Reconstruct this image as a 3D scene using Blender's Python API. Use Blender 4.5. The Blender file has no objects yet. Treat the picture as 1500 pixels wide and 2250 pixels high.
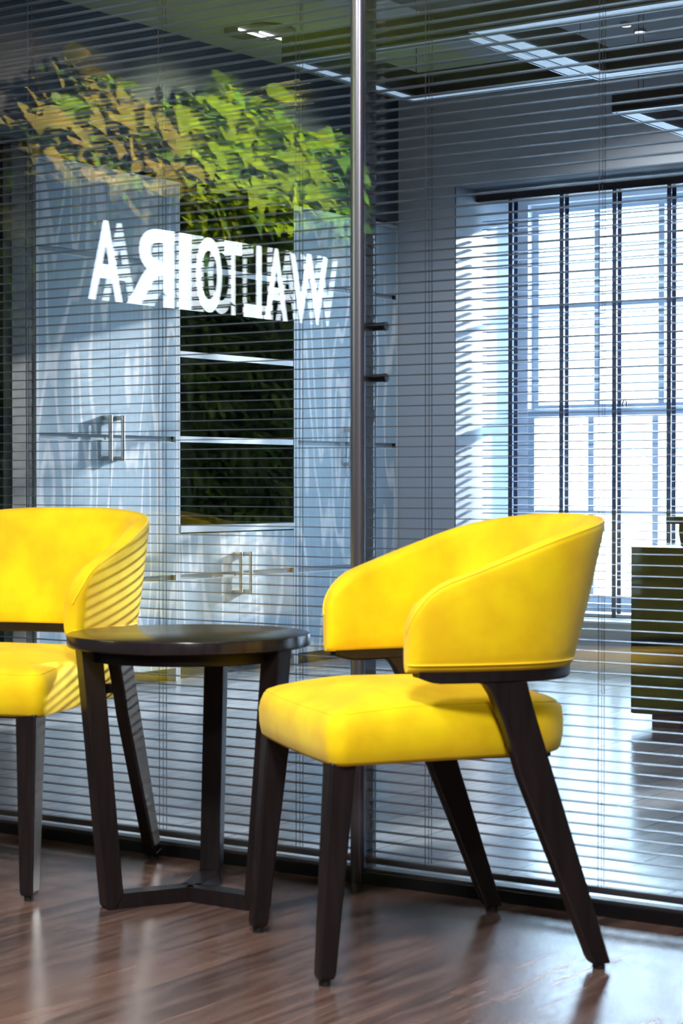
import bpy, bmesh, math, random
from mathutils import Vector, Matrix, noise

# ------------------------------------------------------------------ settings
sc = bpy.context.scene
COL = sc.collection
sc.view_settings.view_transform = 'Standard'
sc.view_settings.look = 'None'
sc.view_settings.exposure = 0.2
sc.view_settings.gamma = 1.0
sc.view_settings.use_curve_mapping = False
sc.cycles.transparent_max_bounces = 32
sc.cycles.max_bounces = 10
sc.cycles.diffuse_bounces = 4
sc.cycles.glossy_bounces = 5
sc.cycles.sample_clamp_indirect = 6.0
sc.cycles.caustics_reflective = False
sc.cycles.caustics_refractive = False
sc.cycles.use_denoising = True

# ------------------------------------------------------------------ camera
FPX = 4308.0
H = 0.84
cam_d = bpy.data.cameras.new('camera')
cam = bpy.data.objects.new('camera', cam_d)
COL.objects.link(cam)
cam_d.sensor_fit = 'VERTICAL'
cam_d.sensor_height = 36.0
cam_d.lens = FPX / 2250 * 36.0
cam.location = (0, 0, H)
cam.rotation_euler = (math.radians(90 - 0.859), 0, math.radians(34.48))
cam_d.clip_start = 0.05
cam_d.dof.use_dof = True
cam_d.dof.focus_distance = 7.2
cam_d.dof.aperture_fstop = 11.0
sc.camera = cam

# ------------------------------------------------------------------ world
W = bpy.data.worlds.new('World')
sc.world = W
W.use_nodes = True
bg = W.node_tree.nodes['Background']
bg.inputs[0].default_value = (0.58, 0.80, 1.0, 1)
bg.inputs[1].default_value = 44.0

def lamp(name, kind, loc, energy, color=(1, 1, 1), rot=(0, 0, 0), **kw):
    d = bpy.data.lights.new(name, kind)
    d.energy = energy
    d.color = color
    for k, v in kw.items():
        setattr(d, k, v)
    o = bpy.data.objects.new(name, d)
    o.location = loc
    o.rotation_euler = rot
    COL.objects.link(o)
    return o

def aim(v):
    return Vector(v).to_track_quat('-Z', 'Y').to_euler()

lamp('sun', 'SUN', (0, 12, 6), 12.0, (1.0, 0.99, 0.97), aim((-0.27, -0.91, -0.245)), angle=math.radians(1.3))
# ceiling lamps of the lounge (round ceiling luminaires, the camera's side)
for (x, y, e) in ((-0.9, 0.9, 90), (-2.6, 1.0, 64), (0.6, -0.6, 68), (-3.4, 2.4, 14), (-0.2, 2.2, 12)):
    lamp('ceiling_lamp_light', 'AREA', (x, y, 2.68), e, (1.0, 0.96, 0.94), (0, 0, 0), shape='DISK', size=0.5)
# wall washers above the planted wall
for (y, e, c) in ((1.30, 700, (1.0, 0.80, 0.55)), (0.95, 800, (1.0, 0.84, 0.55)), (0.42, 2900, (0.97, 1.0, 0.55)), (0.05, 2900, (0.95, 1.0, 0.60)), (-0.45, 1300, (0.85, 1.0, 0.60))):
    lamp('plant_spot_light', 'SPOT', (-3.85, y, 2.66), e, c, aim((-1.35, 0, -0.46)), spot_size=math.radians(36), spot_blend=0.9, shadow_soft_size=0.03)

# ------------------------------------------------------------------ material helpers
def mat(name, color, rough=0.5, metal=0.0, spec=0.5, sheen=0.0, coat=0.0, emit=None, emit_s=0.0, noise_amt=0.0, noise_scale=20, color2=None, stretch=(1, 1, 1), bump=0.0, bump_scale=None):
    m = bpy.data.materials.new(name)
    m.use_nodes = True
    nt = m.node_tree
    b = nt.nodes['Principled BSDF']
    b.inputs['Base Color'].default_value = (*color, 1)
    b.inputs['Roughness'].default_value = rough
    b.inputs['Metallic'].default_value = metal
    b.inputs['Specular IOR Level'].default_value = spec
    b.inputs['Sheen Weight'].default_value = sheen
    b.inputs['Coat Weight'].default_value = coat
    if emit:
        b.inputs['Emission Color'].default_value = (*emit, 1)
        b.inputs['Emission Strength'].default_value = emit_s
    if noise_amt or color2 or bump:
        tc = nt.nodes.new('ShaderNodeTexCoord')
        mp = nt.nodes.new('ShaderNodeMapping')
        mp.inputs['Scale'].default_value = stretch
        nt.links.new(tc.outputs['Object'], mp.inputs[0])
        n = nt.nodes.new('ShaderNodeTexNoise')
        n.inputs['Scale'].default_value = noise_scale
        n.inputs['Detail'].default_value = 5
        nt.links.new(mp.outputs[0], n.inputs['Vector'])
        if color2:
            r = nt.nodes.new('ShaderNodeValToRGB')
            r.color_ramp.elements[0].position = 0.5 - noise_amt
            r.color_ramp.elements[1].position = 0.5 + noise_amt
            r.color_ramp.elements[0].color = (*color, 1)
            r.color_ramp.elements[1].color = (*color2, 1)
            nt.links.new(n.outputs['Fac'], r.inputs[0])
            nt.links.new(r.outputs[0], b.inputs['Base Color'])
        if bump:
            bp = nt.nodes.new('ShaderNodeBump')
            bp.inputs['Strength'].default_value = bump
            bp.inputs['Distance'].default_value = 0.004
            nt.links.new(n.outputs['Fac'], bp.inputs['Height'])
            nt.links.new(bp.outputs[0], b.inputs['Normal'])
    return m

def glass_mat(name, f0, tint=(1, 1, 1)):
    m = bpy.data.materials.new(name)
    m.use_nodes = True
    nt = m.node_tree
    nt.nodes.clear()
    out = nt.nodes.new('ShaderNodeOutputMaterial')
    mix = nt.nodes.new('ShaderNodeMixShader')
    tr = nt.nodes.new('ShaderNodeBsdfTransparent')
    tr.inputs[0].default_value = (*tint, 1)
    gl = nt.nodes.new('ShaderNodeBsdfGlossy')
    gl.inputs['Roughness'].default_value = 0.0
    gl.inputs[0].default_value = (1, 1, 1, 1)
    lw = nt.nodes.new('ShaderNodeLayerWeight')
    lw.inputs[0].default_value = 0.5
    pw = nt.nodes.new('ShaderNodeMath'); pw.operation = 'POWER'; pw.inputs[1].default_value = 5
    ml = nt.nodes.new('ShaderNodeMath'); ml.operation = 'MULTIPLY_ADD'; ml.inputs[1].default_value = 1 - f0; ml.inputs[2].default_value = f0
    nt.links.new(lw.outputs['Facing'], pw.inputs[0])
    nt.links.new(pw.outputs[0], ml.inputs[0])
    nt.links.new(ml.outputs[0], mix.inputs[0])
    nt.links.new(tr.outputs[0], mix.inputs[1])
    nt.links.new(gl.outputs[0], mix.inputs[2])
    nt.links.new(mix.outputs[0], out.inputs[0])
    return m

def plank_mat(name, c1, c2, c3, pw, pl, rough, rot=0.0, gap=(0.01, 0.008, 0.008), wear=0.0, spec=0.5, bump=0.15):
    """wood planks running along local Y"""
    m = bpy.data.materials.new(name)
    m.use_nodes = True
    nt = m.node_tree
    N = nt.nodes.new
    L = nt.links.new
    b = nt.nodes['Principled BSDF']
    b.inputs['Specular IOR Level'].default_value = spec
    tc = N('ShaderNodeTexCoord')
    mp = N('ShaderNodeMapping')
    mp.inputs['Rotation'].default_value = (0, 0, rot)
    L(tc.outputs['Object'], mp.inputs[0])
    br = N('ShaderNodeTexBrick')
    br.inputs['Color1'].default_value = (*c1, 1)
    br.inputs['Color2'].default_value = (*c2, 1)
    br.inputs['Mortar'].default_value = (*gap, 1)
    br.inputs['Scale'].default_value = 1.0
    br.inputs['Mortar Size'].default_value = 0.0015
    br.inputs['Brick Width'].default_value = pl
    br.inputs['Row Height'].default_value = pw
    br.inputs['Bias'].default_value = 0.0
    L(mp.outputs[0], br.inputs['Vector'])
    mp2 = N('ShaderNodeMapping')
    mp2.inputs['Scale'].default_value = (2.2, 26, 1)
    L(mp.outputs[0], mp2.inputs[0])
    n = N('ShaderNodeTexNoise')
    n.inputs['Scale'].default_value = 1.6
    n.inputs['Detail'].default_value = 7
    n.inputs['Distortion'].default_value = 0.8
    L(mp2.outputs[0], n.inputs['Vector'])
    ramp = N('ShaderNodeValToRGB')
    ramp.color_ramp.elements[0].position = 0.38
    ramp.color_ramp.elements[1].position = 0.68
    ramp.color_ramp.elements[0].color = (0, 0, 0, 1)
    ramp.color_ramp.elements[1].color = (1, 1, 1, 1)
    L(n.outputs['Fac'], ramp.inputs[0])
    mx = N('ShaderNodeMix'); mx.data_type = 'RGBA'
    mx.inputs['B'].default_value = (*c3, 1)
    L(br.outputs['Color'], mx.inputs['A'])
    ms = N('ShaderNodeMath'); ms.operation = 'MULTIPLY'; ms.inputs[1].default_value = 0.55
    L(ramp.outputs[0], ms.inputs[0])
    L(ms.outputs[0], mx.inputs['Factor'])
    L(mx.outputs['Result'], b.inputs['Base Color'])
    rr = N('ShaderNodeMath'); rr.operation = 'MULTIPLY_ADD'; rr.inputs[1].default_value = 0.10; rr.inputs[2].default_value = rough
    L(n.outputs['Fac'], rr.inputs[0])
    L(rr.outputs[0], b.inputs['Roughness'])
    bp = N('ShaderNodeBump'); bp.inputs['Strength'].default_value = bump; bp.inputs['Distance'].default_value = 0.002
    L(br.outputs['Fac'], bp.inputs['Height']); bp.invert = True
    L(bp.outputs[0], b.inputs['Normal'])
    return m

def oak_mat(name, c1, c2, rough=0.45):
    """pale limed oak with arched (cathedral) grain, grain running up Z on a wall facing X"""
    m = bpy.data.materials.new(name)
    m.use_nodes = True
    nt = m.node_tree
    N = nt.nodes.new
    L = nt.links.new
    b = nt.nodes['Principled BSDF']
    b.inputs['Roughness'].default_value = rough
    b.inputs['Specular IOR Level'].default_value = 0.25
    tc = N('ShaderNodeTexCoord')
    mp = N('ShaderNodeMapping')
    mp.inputs['Scale'].default_value = (0.01, 4.4, 0.62)
    L(tc.outputs['Object'], mp.inputs[0])
    n = N('ShaderNodeTexNoise')
    n.inputs['Scale'].default_value = 1.5
    n.inputs['Detail'].default_value = 1.5
    n.inputs['Roughness'].default_value = 0.35
    L(mp.outputs[0], n.inputs['Vector'])
    k = N('ShaderNodeMath'); k.operation = 'MULTIPLY'; k.inputs[1].default_value = 42
    L(n.outputs['Fac'], k.inputs[0])
    s = N('ShaderNodeMath'); s.operation = 'SINE'
    L(k.outputs[0], s.inputs[0])
    ramp = N('ShaderNodeValToRGB')
    ramp.color_ramp.elements[0].position = 0.35
    ramp.color_ramp.elements[1].position = 1.0
    ramp.color_ramp.elements[0].color = (*c1, 1)
    ramp.color_ramp.elements[1].color = (*c2, 1)
    L(s.outputs[0], ramp.inputs[0])
    mp3 = N('ShaderNodeMapping')
    mp3.inputs['Scale'].default_value = (1, 90, 2.5)
    L(tc.outputs['Object'], mp3.inputs[0])
    n3 = N('ShaderNodeTexNoise'); n3.inputs['Scale'].default_value = 2; n3.inputs['Detail'].default_value = 3
    L(mp3.outputs[0], n3.inputs['Vector'])
    mx = N('ShaderNodeMix'); mx.data_type = 'RGBA'; mx.blend_type = 'MULTIPLY'
    mx.inputs['Factor'].default_value = 0.35
    L(ramp.outputs[0], mx.inputs['A'])
    r3 = N('ShaderNodeValToRGB')
    r3.color_ramp.elements[0].color = (0.55, 0.6, 0.65, 1)
    r3.color_ramp.elements[0].position = 0.3
    r3.color_ramp.elements[1].position = 0.6
    L(n3.outputs['Fac'], r3.inputs[0])
    L(r3.outputs[0], mx.inputs['B'])
    L(mx.outputs['Result'], b.inputs['Base Color'])
    return m

M = {}
M['velvet'] = mat('yellow_velvet', (0.86, 0.55, 0.0), 0.75, spec=0.25, sheen=0.15, color2=(0.98, 0.73, 0.0), noise_amt=0.13, noise_scale=9, bump=0.12)
M['piping'] = mat('yellow_piping', (0.98, 0.72, 0.0), 0.6, spec=0.3, sheen=0.4)
M['dark_wood'] = mat('dark_stained_wood', (0.008, 0.006, 0.007), 0.36, spec=0.4, color2=(0.016, 0.011, 0.012), noise_amt=0.2, noise_scale=14, stretch=(6, 6, 0.6))
M['table_wood'] = mat('table_top_wood', (0.014, 0.011, 0.013), 0.20, spec=0.55, color2=(0.022, 0.018, 0.02), noise_amt=0.2, noise_scale=10, stretch=(1, 9, 1))
M['rubber'] = mat('black_rubber', (0.008, 0.008, 0.009), 0.6)
M['metal'] = mat('anodised_aluminium', (0.27, 0.27, 0.33), 0.30, metal=0.85)
M['metal_side'] = mat('dark_frame_paint', (0.045, 0.045, 0.055), 0.45)
M['black_frame'] = mat('black_frame', (0.006, 0.006, 0.008), 0.35)
M['slat'] = mat('slat_grey', (0.07, 0.075, 0.098), 0.34, spec=0.4)
M['rail_grey'] = mat('blind_rail_grey', (0.06, 0.062, 0.075), 0.4)
M['cord'] = mat('blind_cord', (0.05, 0.055, 0.07), 0.7)
M['slat_wood'] = mat('window_slat', (0.36, 0.41, 0.50), 0.4)
M['tape'] = mat('ladder_tape', (0.05, 0.065, 0.12), 0.8)
M['headrail'] = mat('headrail_dark', (0.030, 0.024, 0.028), 0.5)
M['oak'] = oak_mat('limed_oak', (0.40, 0.54, 0.66), (0.80, 0.85, 0.90))
M['oak_edge'] = mat('pale_edge', (0.60, 0.68, 0.76), 0.35)
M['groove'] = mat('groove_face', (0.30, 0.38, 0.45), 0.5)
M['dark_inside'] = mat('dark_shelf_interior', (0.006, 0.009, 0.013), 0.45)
M['chrome'] = mat('brushed_steel', (0.80, 0.78, 0.76), 0.30, metal=0.9)
M['wall'] = mat('wall_paint', (0.56, 0.60, 0.66), 0.8, spec=0.2)
M['bulkhead'] = mat('bulkhead_paint', (0.055, 0.075, 0.10), 0.7, spec=0.2)
M['ceiling'] = mat('ceiling_olive_reflection', (0.27, 0.30, 0.19), 0.9, spec=0.1)  # olive reflection of the plant-lit lounge ceiling, painted into this colour
M['ceiling_grey'] = mat('grey_ceiling_paint', (0.26, 0.29, 0.33), 0.9, spec=0.1)
M['ceil_dark'] = mat('ceiling_dark_panel', (0.02, 0.022, 0.026), 0.7)
M['lounge_wall'] = mat('lounge_wall_paint', (0.035, 0.04, 0.052), 0.8, spec=0.2)
M['lounge_dark'] = mat('lounge_dark_wall', (0.02, 0.023, 0.032), 0.7)
M['lounge_ceiling'] = mat('lounge_ceiling_paint', (0.24, 0.25, 0.21), 0.9)
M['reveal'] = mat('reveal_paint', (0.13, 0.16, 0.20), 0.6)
M['sash'] = mat('sash_paint', (0.50, 0.58, 0.66), 0.5)
M['white_frame'] = mat('window_lining_white', (0.8, 0.83, 0.86), 0.5)
M['door_dark'] = mat('dark_door', (0.008, 0.009, 0.012), 0.35)
M['door_trim'] = mat('door_trim_grey', (0.035, 0.035, 0.033), 0.5)
M['pedestal'] = mat('gloss_black_lacquer', (0.006, 0.012, 0.018), 0.30, spec=0.35)
M['pend_black'] = mat('pendant_black', (0.006, 0.006, 0.008), 0.4)
M['led'] = mat('led_diffuser', (0.6, 0.7, 0.8), 0.4, emit=(0.55, 0.76, 1.0), emit_s=0.45)
M['pend_edge'] = mat('pendant_edge', (0.20, 0.25, 0.31), 0.3, metal=0.6)
M['spot_lit'] = mat('downlight_lens', (1, 1, 1), 0.4, emit=(1.0, 0.97, 0.92), emit_s=7)
M['spot_dim'] = mat('downlight_tube', (1, 1, 1), 0.4, emit=(0.95, 0.96, 1.0), emit_s=4)
M['letter'] = mat('letter_face_lit', (0.9, 0.93, 1.0), 0.5, emit=(0.80, 0.91, 1.0), emit_s=9)
M['letter_side'] = mat('letter_return', (0.30, 0.33, 0.38), 0.3, metal=0.6)
M['lounge_lamp'] = mat('lounge_lamp_lens', (1, 1, 1), 0.4, emit=(1.0, 0.95, 0.9), emit_s=6)
M['facade'] = mat('facade_render', (0.78, 0.80, 0.82), 0.9, color2=(0.70, 0.72, 0.75), noise_amt=0.2, noise_scale=3)
M['facade_dark'] = mat('facade_glazing', (0.35, 0.42, 0.50), 0.3)
M['pavement'] = mat('pale_paving', (0.6, 0.62, 0.64), 0.8)
M['floor_lounge'] = plank_mat('brown_planks', (0.115, 0.066, 0.052), (0.055, 0.035, 0.032), (0.21, 0.14, 0.115), 0.14, 1.1, 0.18, rot=math.radians(90), spec=0.55)
M['floor_office'] = plank_mat('pale_blue_planks', (0.62, 0.68, 0.73), (0.48, 0.54, 0.60), (0.72, 0.77, 0.82), 0.19, 1.4, 0.14, rot=math.radians(90), gap=(0.05, 0.06, 0.07), spec=0.6)
M['glass'] = glass_mat('partition_glass', 0.055, (0.985, 0.99, 0.99))
M['win_glass'] = glass_mat('window_glass', 0.04)

# ------------------------------------------------------------------ mesh helpers
class MB:
    def __init__(self):
        self.v = []; self.f = []; self.m = []
    def add(self, vs, fs, mi=0):
        o = len(self.v)
        self.v += [tuple(p) for p in vs]
        self.f += [tuple(i + o for i in f) for f in fs]
        self.m += [mi] * len(fs)
    def box(self, x0, x1, y0, y1, z0, z1, mi=0):
        v = [(x, y, z) for z in (z0, z1) for y in (y0, y1) for x in (x0, x1)]
        self.add(v, [(0, 2, 3, 1), (4, 5, 7, 6), (0, 1, 5, 4), (2, 6, 7, 3), (0, 4, 6, 2), (1, 3, 7, 5)], mi)
    def prism(self, pts, fn, d0, d1, mi=0):
        """pts 2-D outline; fn(a,b,d)->xyz"""
        n = len(pts)
        v = [fn(a, b, d0) for a, b in pts] + [fn(a, b, d1) for a, b in pts]
        f = [tuple(range(n))[::-1], tuple(range(n, 2 * n))] + [(i, (i + 1) % n, n + (i + 1) % n, n + i) for i in range(n)]
        self.add(v, f, mi)
    def tube(self, pts, r, n=8, mi=0, closed=False):
        pts = [Vector(p) for p in pts]
        k = len(pts)
        vs = []
        ref = None
        for i, p in enumerate(pts):
            a = pts[i - 1] if (i > 0 or closed) else p
            c = pts[(i + 1) % k] if (i < k - 1 or closed) else p
            t = (c - a).normalized()
            if ref is None:
                ref = Vector((0, 0, 1)) if abs(t.z) < 0.9 else Vector((1, 0, 0))
            s = t.cross(ref).normalized()
            ref = s.cross(t).normalized()
            rr = r[i] if isinstance(r, (list, tuple)) else r
            for j in range(n):
                q = 2 * math.pi * j / n
                vs.append(p + s * (rr * math.cos(q)) + ref * (rr * math.sin(q)))
        fs = []
        last = k if closed else k - 1
        for i in range(last):
            for j in range(n):
                a = i * n + j; b = i * n + (j + 1) % n
                c = ((i + 1) % k) * n + (j + 1) % n; d = ((i + 1) % k) * n + j
                fs.append((a, b, c, d))
        if not closed:
            fs.append(tuple(range(n))[::-1]); fs.append(tuple(range((k - 1) * n, k * n)))
        self.add(vs, fs, mi)
    def rings(self, rings, cap0=True, cap1=True, mi=0, close=True):
        n = len(rings[0]); k = len(rings)
        vs = [p for r in rings for p in r]
        fs = []
        for i in range(k - 1):
            for j in range(n if close else n - 1):
                fs.append((i * n + j, i * n + (j + 1) % n, (i + 1) * n + (j + 1) % n, (i + 1) * n + j))
        if cap0: fs.append(tuple(range(n))[::-1])
        if cap1: fs.append(tuple(range((k - 1) * n, k * n)))
        self.add(vs, fs, mi)
    def disc(self, c, r, z0, z1, n=48, mi=0, bevel=0.0):
        prof = [(r, z0), (r, z1)] if not bevel else [(r - bevel, z0), (r, z0 + bevel), (r, z1 - bevel), (r - bevel * 0.3, z1 - bevel * 0.3), (r - bevel, z1)]
        self.rings([[(c[0] + q * math.cos(2 * math.pi * i / n), c[1] + q * math.sin(2 * math.pi * i / n), z) for i in range(n)] for q, z in prof], mi=mi)
    def build(self, name, mats, parent=None, smooth=False, bevel=0.0, angle=40):
        me = bpy.data.meshes.new(name)
        me.from_pydata(self.v, [], self.f)
        if not isinstance(mats, (list, tuple)):
            mats = [mats]
        for m_ in mats:
            me.materials.append(m_)
        me.polygons.foreach_set('material_index', self.m)
        bm = bmesh.new(); bm.from_mesh(me)
        bmesh.ops.recalc_face_normals(bm, faces=bm.faces)
        bm.to_mesh(me); bm.free()
        if smooth:
            me.polygons.foreach_set('use_smooth', [True] * len(me.polygons))
            try:
                me.set_sharp_from_angle(angle=math.radians(angle))
            except Exception:
                pass
        me.update()
        o = bpy.data.objects.new(name, me)
        COL.objects.link(o)
        if parent is not None:
            o.parent = parent
        if bevel:
            b = o.modifiers.new('bevel', 'BEVEL')
            b.width = bevel; b.segments = 2; b.limit_method = 'ANGLE'
        return o

def boxes(name, mats, lst, parent=None, bevel=0.0):
    mb = MB()
    for b in lst:
        mb.box(*b[:6], mi=b[6] if len(b) > 6 else 0)
    return mb.build(name, mats, parent, bevel=bevel)

def thing(name, label, cat, loc=(0, 0, 0), rz=0.0, group=None):
    o = bpy.data.objects.new(name, None)
    COL.objects.link(o)
    o.empty_display_size = 0.1
    o.location = loc; o.rotation_euler = (0, 0, rz)
    tag(o, label, cat, group)
    return o

def tag(o, label, cat, group=None, kind=None):
    o['label'] = label; o['category'] = cat
    if group: o['group'] = group
    if kind: o['kind'] = kind
    return o

def struct(o, label=None):
    o['kind'] = 'structure'
    if label: o['label'] = label
    return o

def sempty(name, label=None):
    o = bpy.data.objects.new(name, None)
    COL.objects.link(o)
    return struct(o, label)

# ------------------------------------------------------------------ key planes
YP = 3.403            # lounge face of the glass partition
YG = 3.452            # office face
XC = -5.27            # cabinet front plane / left wall plane
YW = 8.17             # window wall, room face
ZC = 2.73             # ceilings
XR = 3.2              # right walls
YB = -4.6             # lounge back wall

# ------------------------------------------------------------------ shell
struct(boxes('floor', M['floor_lounge'], [(-5.4, XR, YB, YP + 0.01, -0.1, 0)]), 'dark brown wood plank floor of the lounge')
struct(boxes('floor', M['floor_office'], [(-6.0, XR, YP + 0.01, 8.95, -0.1, 0)]), 'pale blue-grey glossy plank floor behind the glass')
struct(boxes('ceiling', M['lounge_ceiling'], [(-5.9, XR, YB, YP + 0.03, ZC, ZC + 0.15)]))
struct(boxes('ceiling', M['ceiling'], [(-5.9, -4.45, YP + 0.03, 8.4, ZC, ZC + 0.15)]), 'ceiling strip over the cupboards, olive reflection painted into its colour')
struct(boxes('ceiling', M['ceiling_grey'], [(-4.45, XR, YP + 0.03, 8.4, ZC, ZC + 0.15)]), 'grey office ceiling')
struct(boxes('wall_left', [M['lounge_wall'], M['lounge_dark']], [(-5.42, XC, -3.1, 3.6, 0, ZC, 0), (-5.42, XC, YB, -3.1, 0, ZC, 1)]))
struct(boxes('wall_back', M['lounge_dark'], [(-5.42, XR, YB - 0.15, YB, 0, ZC)]))
struct(boxes('wall_right', M['lounge_wall'], [(XR, XR + 0.15, YB - 0.15, 8.95, 0, ZC)]))
# office left wall: bulkhead over the cabinets, wall round the dark door
struct(boxes('wall_left', [M['bulkhead'], M['wall']], [
    (-5.90, XC, 5.584, YW, 2.125, ZC, 0), (-5.90, -5.80, 5.584, YW, 0, 2.125, 1),
    (-5.90, XC, 3.6, 5.584, 2.15, ZC, 0), (-5.90, XC, 3.6, 4.55, 0, 2.15, 1)]))
d1 = sempty('door_1', 'dark door on the far left with a grey vertical edge strip')
boxes('door_leaf', M['door_dark'], [(-5.36, -5.31, 4.6, 5.45, 0.01, 2.13)], d1)
boxes('door_frame', M['door_dark'], [(-5.80, -5.285, 4.55, 4.6, 0, 2.15), (-5.80, -5.275, 5.54, 5.575, 0, 2.15), (-5.80, -5.285, 4.6, 5.54, 2.13, 2.15)], d1)
boxes('edge_strip', M['door_trim'], [(-5.34, -5.272, 5.455, 5.535, 0, 2.13)], d1, bevel=0.004)

# window wall with three deep window openings (only the first is in view)
openings = [(-4.945, -3.40), (-2.35, -0.80), (0.30, 1.85)]
ZS, ZT = 0.19, 2.285
lst = []
xs = [XC - 0.6] + [v for o in openings for v in o] + [XR + 0.15]
for i in range(0, len(xs), 2):
    lst.append((xs[i], xs[i + 1], YW, 8.95, 0, ZC))
for a, b in openings:
    lst.append((a, b, YW, 8.95, ZT, ZC)); lst.append((a, b, YW, 8.95, 0, ZS))
struct(boxes('wall_far', M['wall'], lst))
for i, (a, b) in enumerate(openings):
    # plaster linings of the reveal, pale and lit by the window
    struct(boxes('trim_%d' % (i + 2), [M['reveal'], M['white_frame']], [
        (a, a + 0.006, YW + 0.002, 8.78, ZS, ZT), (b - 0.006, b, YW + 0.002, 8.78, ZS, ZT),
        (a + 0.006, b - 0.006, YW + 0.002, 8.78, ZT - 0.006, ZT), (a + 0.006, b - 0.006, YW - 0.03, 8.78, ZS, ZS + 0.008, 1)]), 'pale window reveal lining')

# ------------------------------------------------------------------ sash windows
def sash_window(n, a, b, label):
    w = sempty('window_%d' % n, label)
    y = 8.80
    boxes('window_frame', [M['white_frame'], M['sash']], [(a, a + 0.055, y, y + 0.12, ZS, ZT), (b - 0.055, b, y, y + 0.12, ZS, ZT),
        (a + 0.055, b - 0.055, y, y + 0.12, ZT - 0.03, ZT), (a + 0.055, b - 0.055, y, y + 0.12, ZS, ZS + 0.03, 1)], w)
    x0, x1 = a + 0.0555, b - 0.0555
    # upper sash, set further out
    def sash(nm, yy, z0, z1, zb, rail_b, rail_t, xb):
        L = [(x0, x0 + 0.035, yy, yy + 0.04, z0, z1), (x1 - 0.035, x1, yy, yy + 0.04, z0, z1),
             (x0 + 0.035, x1 - 0.035, yy + 0.001, yy + 0.039, z0, z0 + rail_b), (x0 + 0.035, x1 - 0.035, yy + 0.001, yy + 0.039, z1 - rail_t, z1),
             (x0 + 0.035, x1 - 0.035, yy + 0.008, yy + 0.032, zb - 0.010, zb + 0.010)]
        for q in xb:
            L.append((q - 0.016, q + 0.016, yy + 0.005, yy + 0.035, z0, z1))
        s = boxes(nm, M['sash'], L, w)
        boxes('pane', M['win_glass'], [(x0 + 0.01, x1 - 0.01, yy + 0.018, yy + 0.022, z0 + 0.01, z1 - 0.01)], s)
        return s
    k = (x1 - x0) / 4.0
    mids = [a + 0.42 + 0.352 * i for i in range(3)]
    up = sash('upper_sash', y + 0.05, 1.20, ZT - 0.03, 1.735, 0.035, 0.045, mids)
    lo = sash('lower_sash', y + 0.005, ZS + 0.03, 1.205, 0.69, 0.06, 0.035, [m_ - 0.01 for m_ in mids])
    mb = MB()
    xm = a + 0.60
    mb.box(xm - 0.03, xm + 0.03, y - 0.012, y + 0.03, 1.205, 1.215)
    mb.tube([(xm - 0.012, y + 0.01, 1.215), (xm - 0.014, y + 0.01, 1.24), (xm - 0.004, y + 0.01, 1.255), (xm + 0.006, y + 0.01, 1.24), (xm + 0.008, y + 0.01, 1.215)], 0.004, 6)
    mb.build('latch', M['headrail'], lo)
    return w
for i, (a, b) in enumerate(openings):
    sash_window(i + 3, a, b, 'white painted sash window with small panes' if i == 0 else 'sash window out of view')

# ------------------------------------------------------------------ outside
fc = thing('street_building', 'pale building across the street seen blurred through the blinds', 'building', (-20, 40, -9))
mb = MB()
mb.box(-45, 60, 0, 10, 0, 17.8)
mb.build('facade_wall', M['facade'], fc)
for fl in range(3):
    z = 3.4 + fl * 4.6
    for k in range(10):
        x = -21 + k * 4.4
        wf = boxes('window_frame', M['facade'], [(x, x + 2.6, -0.25, 0.0, z - 0.2, z), (x, x + 2.6, -0.12, 0, z + 2.9, z + 3.05), (x, x + 0.15, -0.12, 0, z, z + 2.9), (x + 2.45, x + 2.6, -0.12, 0, z, z + 2.9)], fc)
        boxes('pane', M['facade_dark'], [(x + 0.15, x + 2.45, -0.04, 0.02, z, z + 2.9)], wf)
for k in range(9):
    z = 1.6 + k * 1.8
    boxes('string_course', M['facade'], [(-45, 60, -0.16, 0, z, z + 0.2)], fc)
struct(boxes('floor', M['pavement'], [(-70, 45, 8.95, 52, -9.1, -9.0)]), 'street outside')

# ------------------------------------------------------------------ slatted blinds
def slats_mesh(x0, x1, yc, z0, z1, pitch, width, thick, camber=0.0018, seg=4):
    mb = MB()
    n = int((z1 - z0) / pitch)
    for i in range(n + 1):
        z = z0 + i * pitch
        top = []; bot = []
        for j in range(seg + 1):
            t = j / seg
            y = yc - width / 2 + width * t
            h = camber * (1 - (2 * t - 1) ** 2)
            top.append((y, z + h + thick / 2)); bot.append((y, z + h - thick / 2))
        prof = top + bot[::-1]
        m_ = len(prof)
        vs = [(x0, p[0], p[1]) for p in prof] + [(x1, p[0], p[1]) for p in prof]
        fs = [(k, (k + 1) % m_, m_ + (k + 1) % m_, m_ + k) for k in range(m_)]
        fs.append(tuple(range(m_))[::-1]); fs.append(tuple(range(m_, 2 * m_)))
        mb.add(vs, fs)
    return mb

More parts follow.
